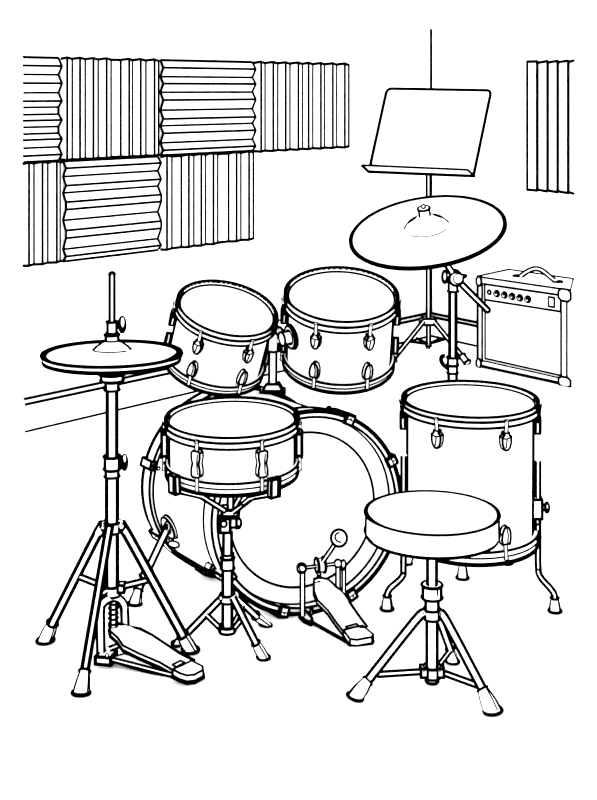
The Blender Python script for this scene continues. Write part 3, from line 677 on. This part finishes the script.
# ------------------------------------------------------------------ crash cymbal and boom stand
Yc = 3.9; sC = Yc/F; nC = V((-.172, -.322, .93)).normalized(); cC = P(427.2, 230.8, Yc)
cymbal('crash_cymbal', 'large tilted crash cymbal above the floor tom', cC, nC, 78.3*sC, (23*sC, 5*sC, 7*sC, 17*sC), sC, (1.9*sC, 1.9*sC), arcw=.1, bellrim=.36)
Yb = 4.06; sB = Yb/F
def b_(u, v, dy=0.0): return P(u, v, Yb+dy)
root = thing('cymbal_boom_stand', 'boom stand holding the crash cymbal, behind the floor tom', 'stand', b_(453, 89+1875/Yb))
m = MB(); top = cC+nC*13*sC; m.cyl(top+nC*0*sC, top+nC*12*sC, 6.4*sC, 1.4*sC, .9*sC); m.ball(top+nC*14*sC, V((2.6*sC, 0, 0)), V((0, 2.6*sC, 0)), V((0, 0, 2.8*sC)), .5); m.cyl(cC-nC*.02, top, 3*sC, 1.2*sC, 0); m.build('wing_nut', root)
be = b_(487.4, 310, -.01); bm = b_(455, 277.5, -.02); m = MB(); m.sweep([cC-nC*.012, bm, be], 3.9*sB, 0, w=2.5*sB); m.ball(be, V((3.9*sB, 0, 0)), V((0, 3.9*sB, 0)), V((0, 0, 3.9*sB)), .7); m.build('boom_arm', root)
m = MB(); m.cyl(bm+V((0, -.03, 0)), bm+V((0, .02, 0)), 7.2*sB, 1.9*sB, 1.1*sB); m.ball(bm+V((2*sB, -.032, 0)), V((5.4*sB, 0, 0)), V((0, 3*sB, 0)), V((0, 0, 5.4*sB)), .3)
m.ball(b_(444.5, 277, 0), V((3.6*sB, 0, 0)), V((0, 5*sB, 0)), V((0, 0, 7.5*sB)), .5); m.cyl(b_(453, 291.5, -.015), b_(453, 282, -.015), 5.6*sB, 1.9*sB, 1.0*sB); tl = m.build('tilter', root)
m = MB(); m.ball(b_(462, 276.3, -.05), V((5.6*sB, 0, .4*sB)), V((0, 2*sB, 0)), V((0, 0, 2.9*sB)), .7); m.build('wing_nut', root, tl)
m = MB(); m.cyl(b_(452.8, 358), b_(452.8, 291), 5.0*sB, 2.9*sB, 0); m.build('upper_tube', root)
m = MB(); m.cyl(b_(452.6, 365), b_(452.6, 357), 6.0*sB, 2.0*sB, .9*sB); m.cyl(b_(452.6, 373), b_(452.6, 365), 5.7*sB, 1.9*sB, 1.0*sB); cl = m.build('collar', root)
m = MB(); m.sweep(smoothpath([b_(449, 369), b_(443.5, 365), b_(441, 360), b_(442, 356.5), b_(445, 356)], 4), 2.2*sB, 0, w=1.5*sB); m.build('wing_nut', root, cl)
m = MB(); m.cyl(V((b_(452.6, 0).x, Yb, .06)), b_(452.6, 372), 5.6*sB, 2.4*sB, 0); m.build('lower_tube', root)
bx = b_(452.6, 0).x
for a in (90, 215, 325):
    dd = V((math.cos(math.radians(a)), math.sin(math.radians(a)), 0))
    leg_with_boot(root, [V((bx, Yb, .26))+dd*.015, V((bx, Yb, .05))+dd*.165], V((bx, Yb, .004))+dd*.195, 3.6*sB, 1.9*sB, sB)
    strut(root, V((bx, Yb, .09))+dd*.01, V((bx, Yb, .12))+dd*.112, 2.6*sB, 1.5*sB)

# ------------------------------------------------------------------ music stand
Ym = 7.0; sM = Ym/F
def ms(u, v, dy=0.0): return P(u, v, Ym+dy)
root = thing('music_stand', 'tall music stand with an empty desk near the room corner', 'music stand', ms(428.5, 89+1875/Ym))
r_ = 1.0*sM
def roundc(a, b, c, t=.06, n=5):
    p, q = b+(a-b).normalized()*t, b+(c-b).normalized()*t
    return [p*(1-k/n)**2+b*2*(1-k/n)*(k/n)+q*(k/n)**2 for k in range(n+1)]
TL, TR, BRr, BLr = ms(387, 88.6, .05), ms(491.3, 90.4, .07), ms(473.6, 175.5, -.07), ms(370.2, 165.5, -.09)
pts = [BLr]+roundc(BLr, TL, TR, .03)+roundc(TL, TR, BRr, .03)+[BRr]
nd = (TR-TL).cross(BLr-TL).normalized()
if nd.y < 0: nd = -nd
m = MB(); m.slab(pts, nd*.004, r_*1.1, r_*.6, False); m.build('desk', root)
m = MB(); tp = [ms(362.2, 165.6, -.10), ms(467.6, 170.2, -.08), ms(474.2, 176, -.13), ms(368.6, 171.6, -.15)]
m.slab(tp, V((0, 0, -.003)), r_, r_*.7); m.build('tray', root)
m = MB(); m.cyl(ms(428.5, 321), ms(428.5, 150), 3.1*sM, 1.75*sM, 0); m.build('pole', root)
m = MB(); m.cyl(ms(428.5, 346), ms(428.5, 322), 2.9*sM, 1.7*sM, .9*sM); m.build('lower_tube', root)
m = MB(); hp = [ms(422.5, 318), ms(434.5, 318), ms(437, 323.5), ms(433, 324), ms(424, 324), ms(420, 323.5)]; m.slab([p+V((0, -.03, 0)) for p in hp], V((0, .06, 0)), r_*.9); m.build('leg_hub', root)
for a, fpt in ((ms(424, 321, -.01), G(384, 373, .0)), (ms(433.5, 321, -.01), G(467.5, 365, .0))):
    e = fpt+V((0, 0, .012)); top_ = a.lerp(e, .72)
    m = MB(); m.sweep([a, e.lerp(a, .10)], 2.9*sM, 0, w=1.7*sM); lg = m.build('leg', root)
    m = MB(); m.cyl(e.lerp(a, .16), e, 3.9*sM, 1.5*sM, .9*sM); m.build('rubber_foot', root, lg)
    strut(root, ms(428.5, 344), a.lerp(e, .42), 1.6*sM, .95*sM)
e = G(428, 347.5, .012)
m = MB(); m.sweep([ms(428.5, 321, .01), e], 2.6*sM, 0, w=1.6*sM); lg = m.build('leg', root)
strut(root, ms(428.5, 344, .01), ms(416, 338, .05), 1.5*sM, .9*sM); strut(root, ms(428.5, 344, .01), ms(441, 338, .05), 1.5*sM, .9*sM)

# ------------------------------------------------------------------ guitar amplifier
a0 = G(477.8, 366.8); a1 = G(570.5, 387.0); hA = .487
root = thing('guitar_amplifier', 'boxy combo amplifier with control knobs and strap handle beside the wall', 'amplifier', (a0+a1)/2)
bk0 = V((1.178, 7.0, 0)); bk1 = V((1.462, 6.655, 0)); sA = 6.5/F; w1 = (a1-a0).normalized(); LA = (a1-a0).length
nA = V((w1.y, -w1.x, 0)); nA = nA if nA.y < 0 else -nA; r_ = .72*sA
def am(s, z, d=0.0): return a0+w1*(s*LA)+UZ*(z*hA)+nA*d
m = MB(); lift = UZ*.008
base = [a0, a1, bk1, bk0]; tp = [p+UZ*hA for p in base]
bs = [p+lift for p in base]
m.add(bs+tp, [(0, 1, 5, 4), (1, 2, 6, 5), (2, 3, 7, 6), (3, 0, 4, 7), (4, 5, 6, 7), (0, 3, 2, 1)])
m.edge(tp[0], tp[3], 1.5*r_); m.edge(tp[3], tp[2], 1.4*r_); m.edge(tp[0], tp[1], r_*.9); m.edge(tp[0], bs[0], 1.5*r_); m.edge(bs[0], bs[1], 1.5*r_); m.edge(bs[0], bs[3], r_); m.edge(bs[3], tp[3], r_)
m.edge(tp[1]-w1*.022, bs[1]-w1*.022, r_*.9)
m.edge(tp[1]-w1*.0, tp[2], r_*.5)
m.build('cabinet', root)
# front frame, grille and control panel
m = MB(); F0, F1, G1 = .055, .915, .04
for s_ in (.055,): m.edge(am(s_, .93, .004), am(s_, .07, .004), r_*.8)
pass; m.edge(am(.06, .082, .004), am(.92, .072, .004), r_*.5)
m.edge(am(.055, .93, .004), am(.09, .93, .004), r_*.6)
m.build('front_frame', root)
m = MB(); q = [am(.09, .112, .003), am(.908, .10, .003), am(.908, .765, .003), am(.09, .76, .003)]; m.slab(q, -nA*.002, r_*.85, 0, False); m.build('speaker_grille', root)
m = MB(); q = [am(.09, .76, .006), am(.908, .765, .006), am(.908, .935, .006), am(.09, .93, .006)]; m.slab(q, -nA*.005, r_*1.0, 0, False)
q = [am(.785, .80, .008), am(.845, .80, .008), am(.845, .90, .008), am(.785, .90, .008)]
cp = m.build('control_panel', root)
m2 = MB(); m2.slab(q, -nA*.003, r_*.85, 0, False); m2.build('power_switch', root, cp)
m2 = MB(); m2.lathe(am(.143, .85, .006), nA, [(.001, .002), (2.0*sA, .002, .75*sA)], seg=20); m2.build('input_jack', root, cp)
for i in range(5):
    m2 = MB(); c = am(.228+i*.085, .848-i*.002, .006)
    m2.ring(c+nA*.001, nA, 2.9*sA, .85*sA, seg=28); m2.cyl(c, c+nA*.012, 2.7*sA, .8*sA, .5*sA, seg=16); m2.edge(c+nA*.0135, c+nA*.0135+(UZ*.8+w1*.3)*2.4*sA, .5*sA); m2.build('knob', root, cp)
# corner guards
def guard(s_, z_, hw, hz, k=.45):
    pr = [(-1, -1+k), (-1+k, -1), (1-k, -1), (1, -1+k), (1, 1-k), (1-k, 1), (-1+k, 1), (-1, 1-k)]
    m = MB(); m.slab([am(s_+a*hw, z_+b*hz, .012) for a, b in pr], -nA*.012, r_*1.1, 0, False); m.build('corner_guard', root)
guard(.955, .945, .062, .062); guard(.955, .045, .060, .050); guard(.026, .048, .026, .050, .6); guard(.028, .955, .028, .050, .6)
# strap handle
t0, t1 = tp[0].lerp(tp[3], .5), tp[1].lerp(tp[2], .5)
hs, he = t0.lerp(t1, .36), t0.lerp(t1, .80)
m = MB(); path = [hs+UZ*.006, hs.lerp(he, .2)+UZ*.036, hs.lerp(he, .42)+UZ*.056, hs.lerp(he, .62)+UZ*.052, hs.lerp(he, .82)+UZ*.028, he+UZ*.006]
m.sweep(smoothpath(path, 5), 2.9*sA, 0, w=1.35*sA)
hd = m.build('handle', root)
for p in (hs-w1*.02, he+w1*.015):
    m = MB(); m.lathe(p, UZ, [(4.6*sA, .0005), (4.6*sA, .005, .8*sA), (.001, .005)], seg=28); m.build('handle_mount', root, hd)

# ------------------------------------------------------------------ light, camera, view
sc = bpy.context.scene
w = bpy.data.worlds.new('open_sky'); sc.world = w; w.use_nodes = True
w.node_tree.nodes['Background'].inputs[0].default_value = (1, 1, 1, 1); w.node_tree.nodes['Background'].inputs[1].default_value = 12.0
cam = bpy.data.cameras.new('camera'); co = bpy.data.objects.new('camera', cam); col.objects.link(co); sc.camera = co
co.location = (0, 0, H0); co.rotation_euler = (pi/2, 0, 0)
cam.sensor_fit = 'AUTO'; cam.sensor_width = 36; cam.lens = F/800*36; cam.shift_y = -(400-HV)/800; cam.clip_end = 100
cam.shift_x = 0
sc.view_settings.view_transform = 'Standard'; sc.view_settings.look = 'None'; sc.view_settings.gamma = 1; sc.view_settings.use_curve_mapping = False
sc.view_settings.exposure = 0.0
sc.cycles.sample_clamp_direct = 2.2; sc.cycles.sample_clamp_indirect = 4.0; sc.cycles.max_bounces = 16; sc.cycles.diffuse_bounces = 12; sc.cycles.use_denoising = True
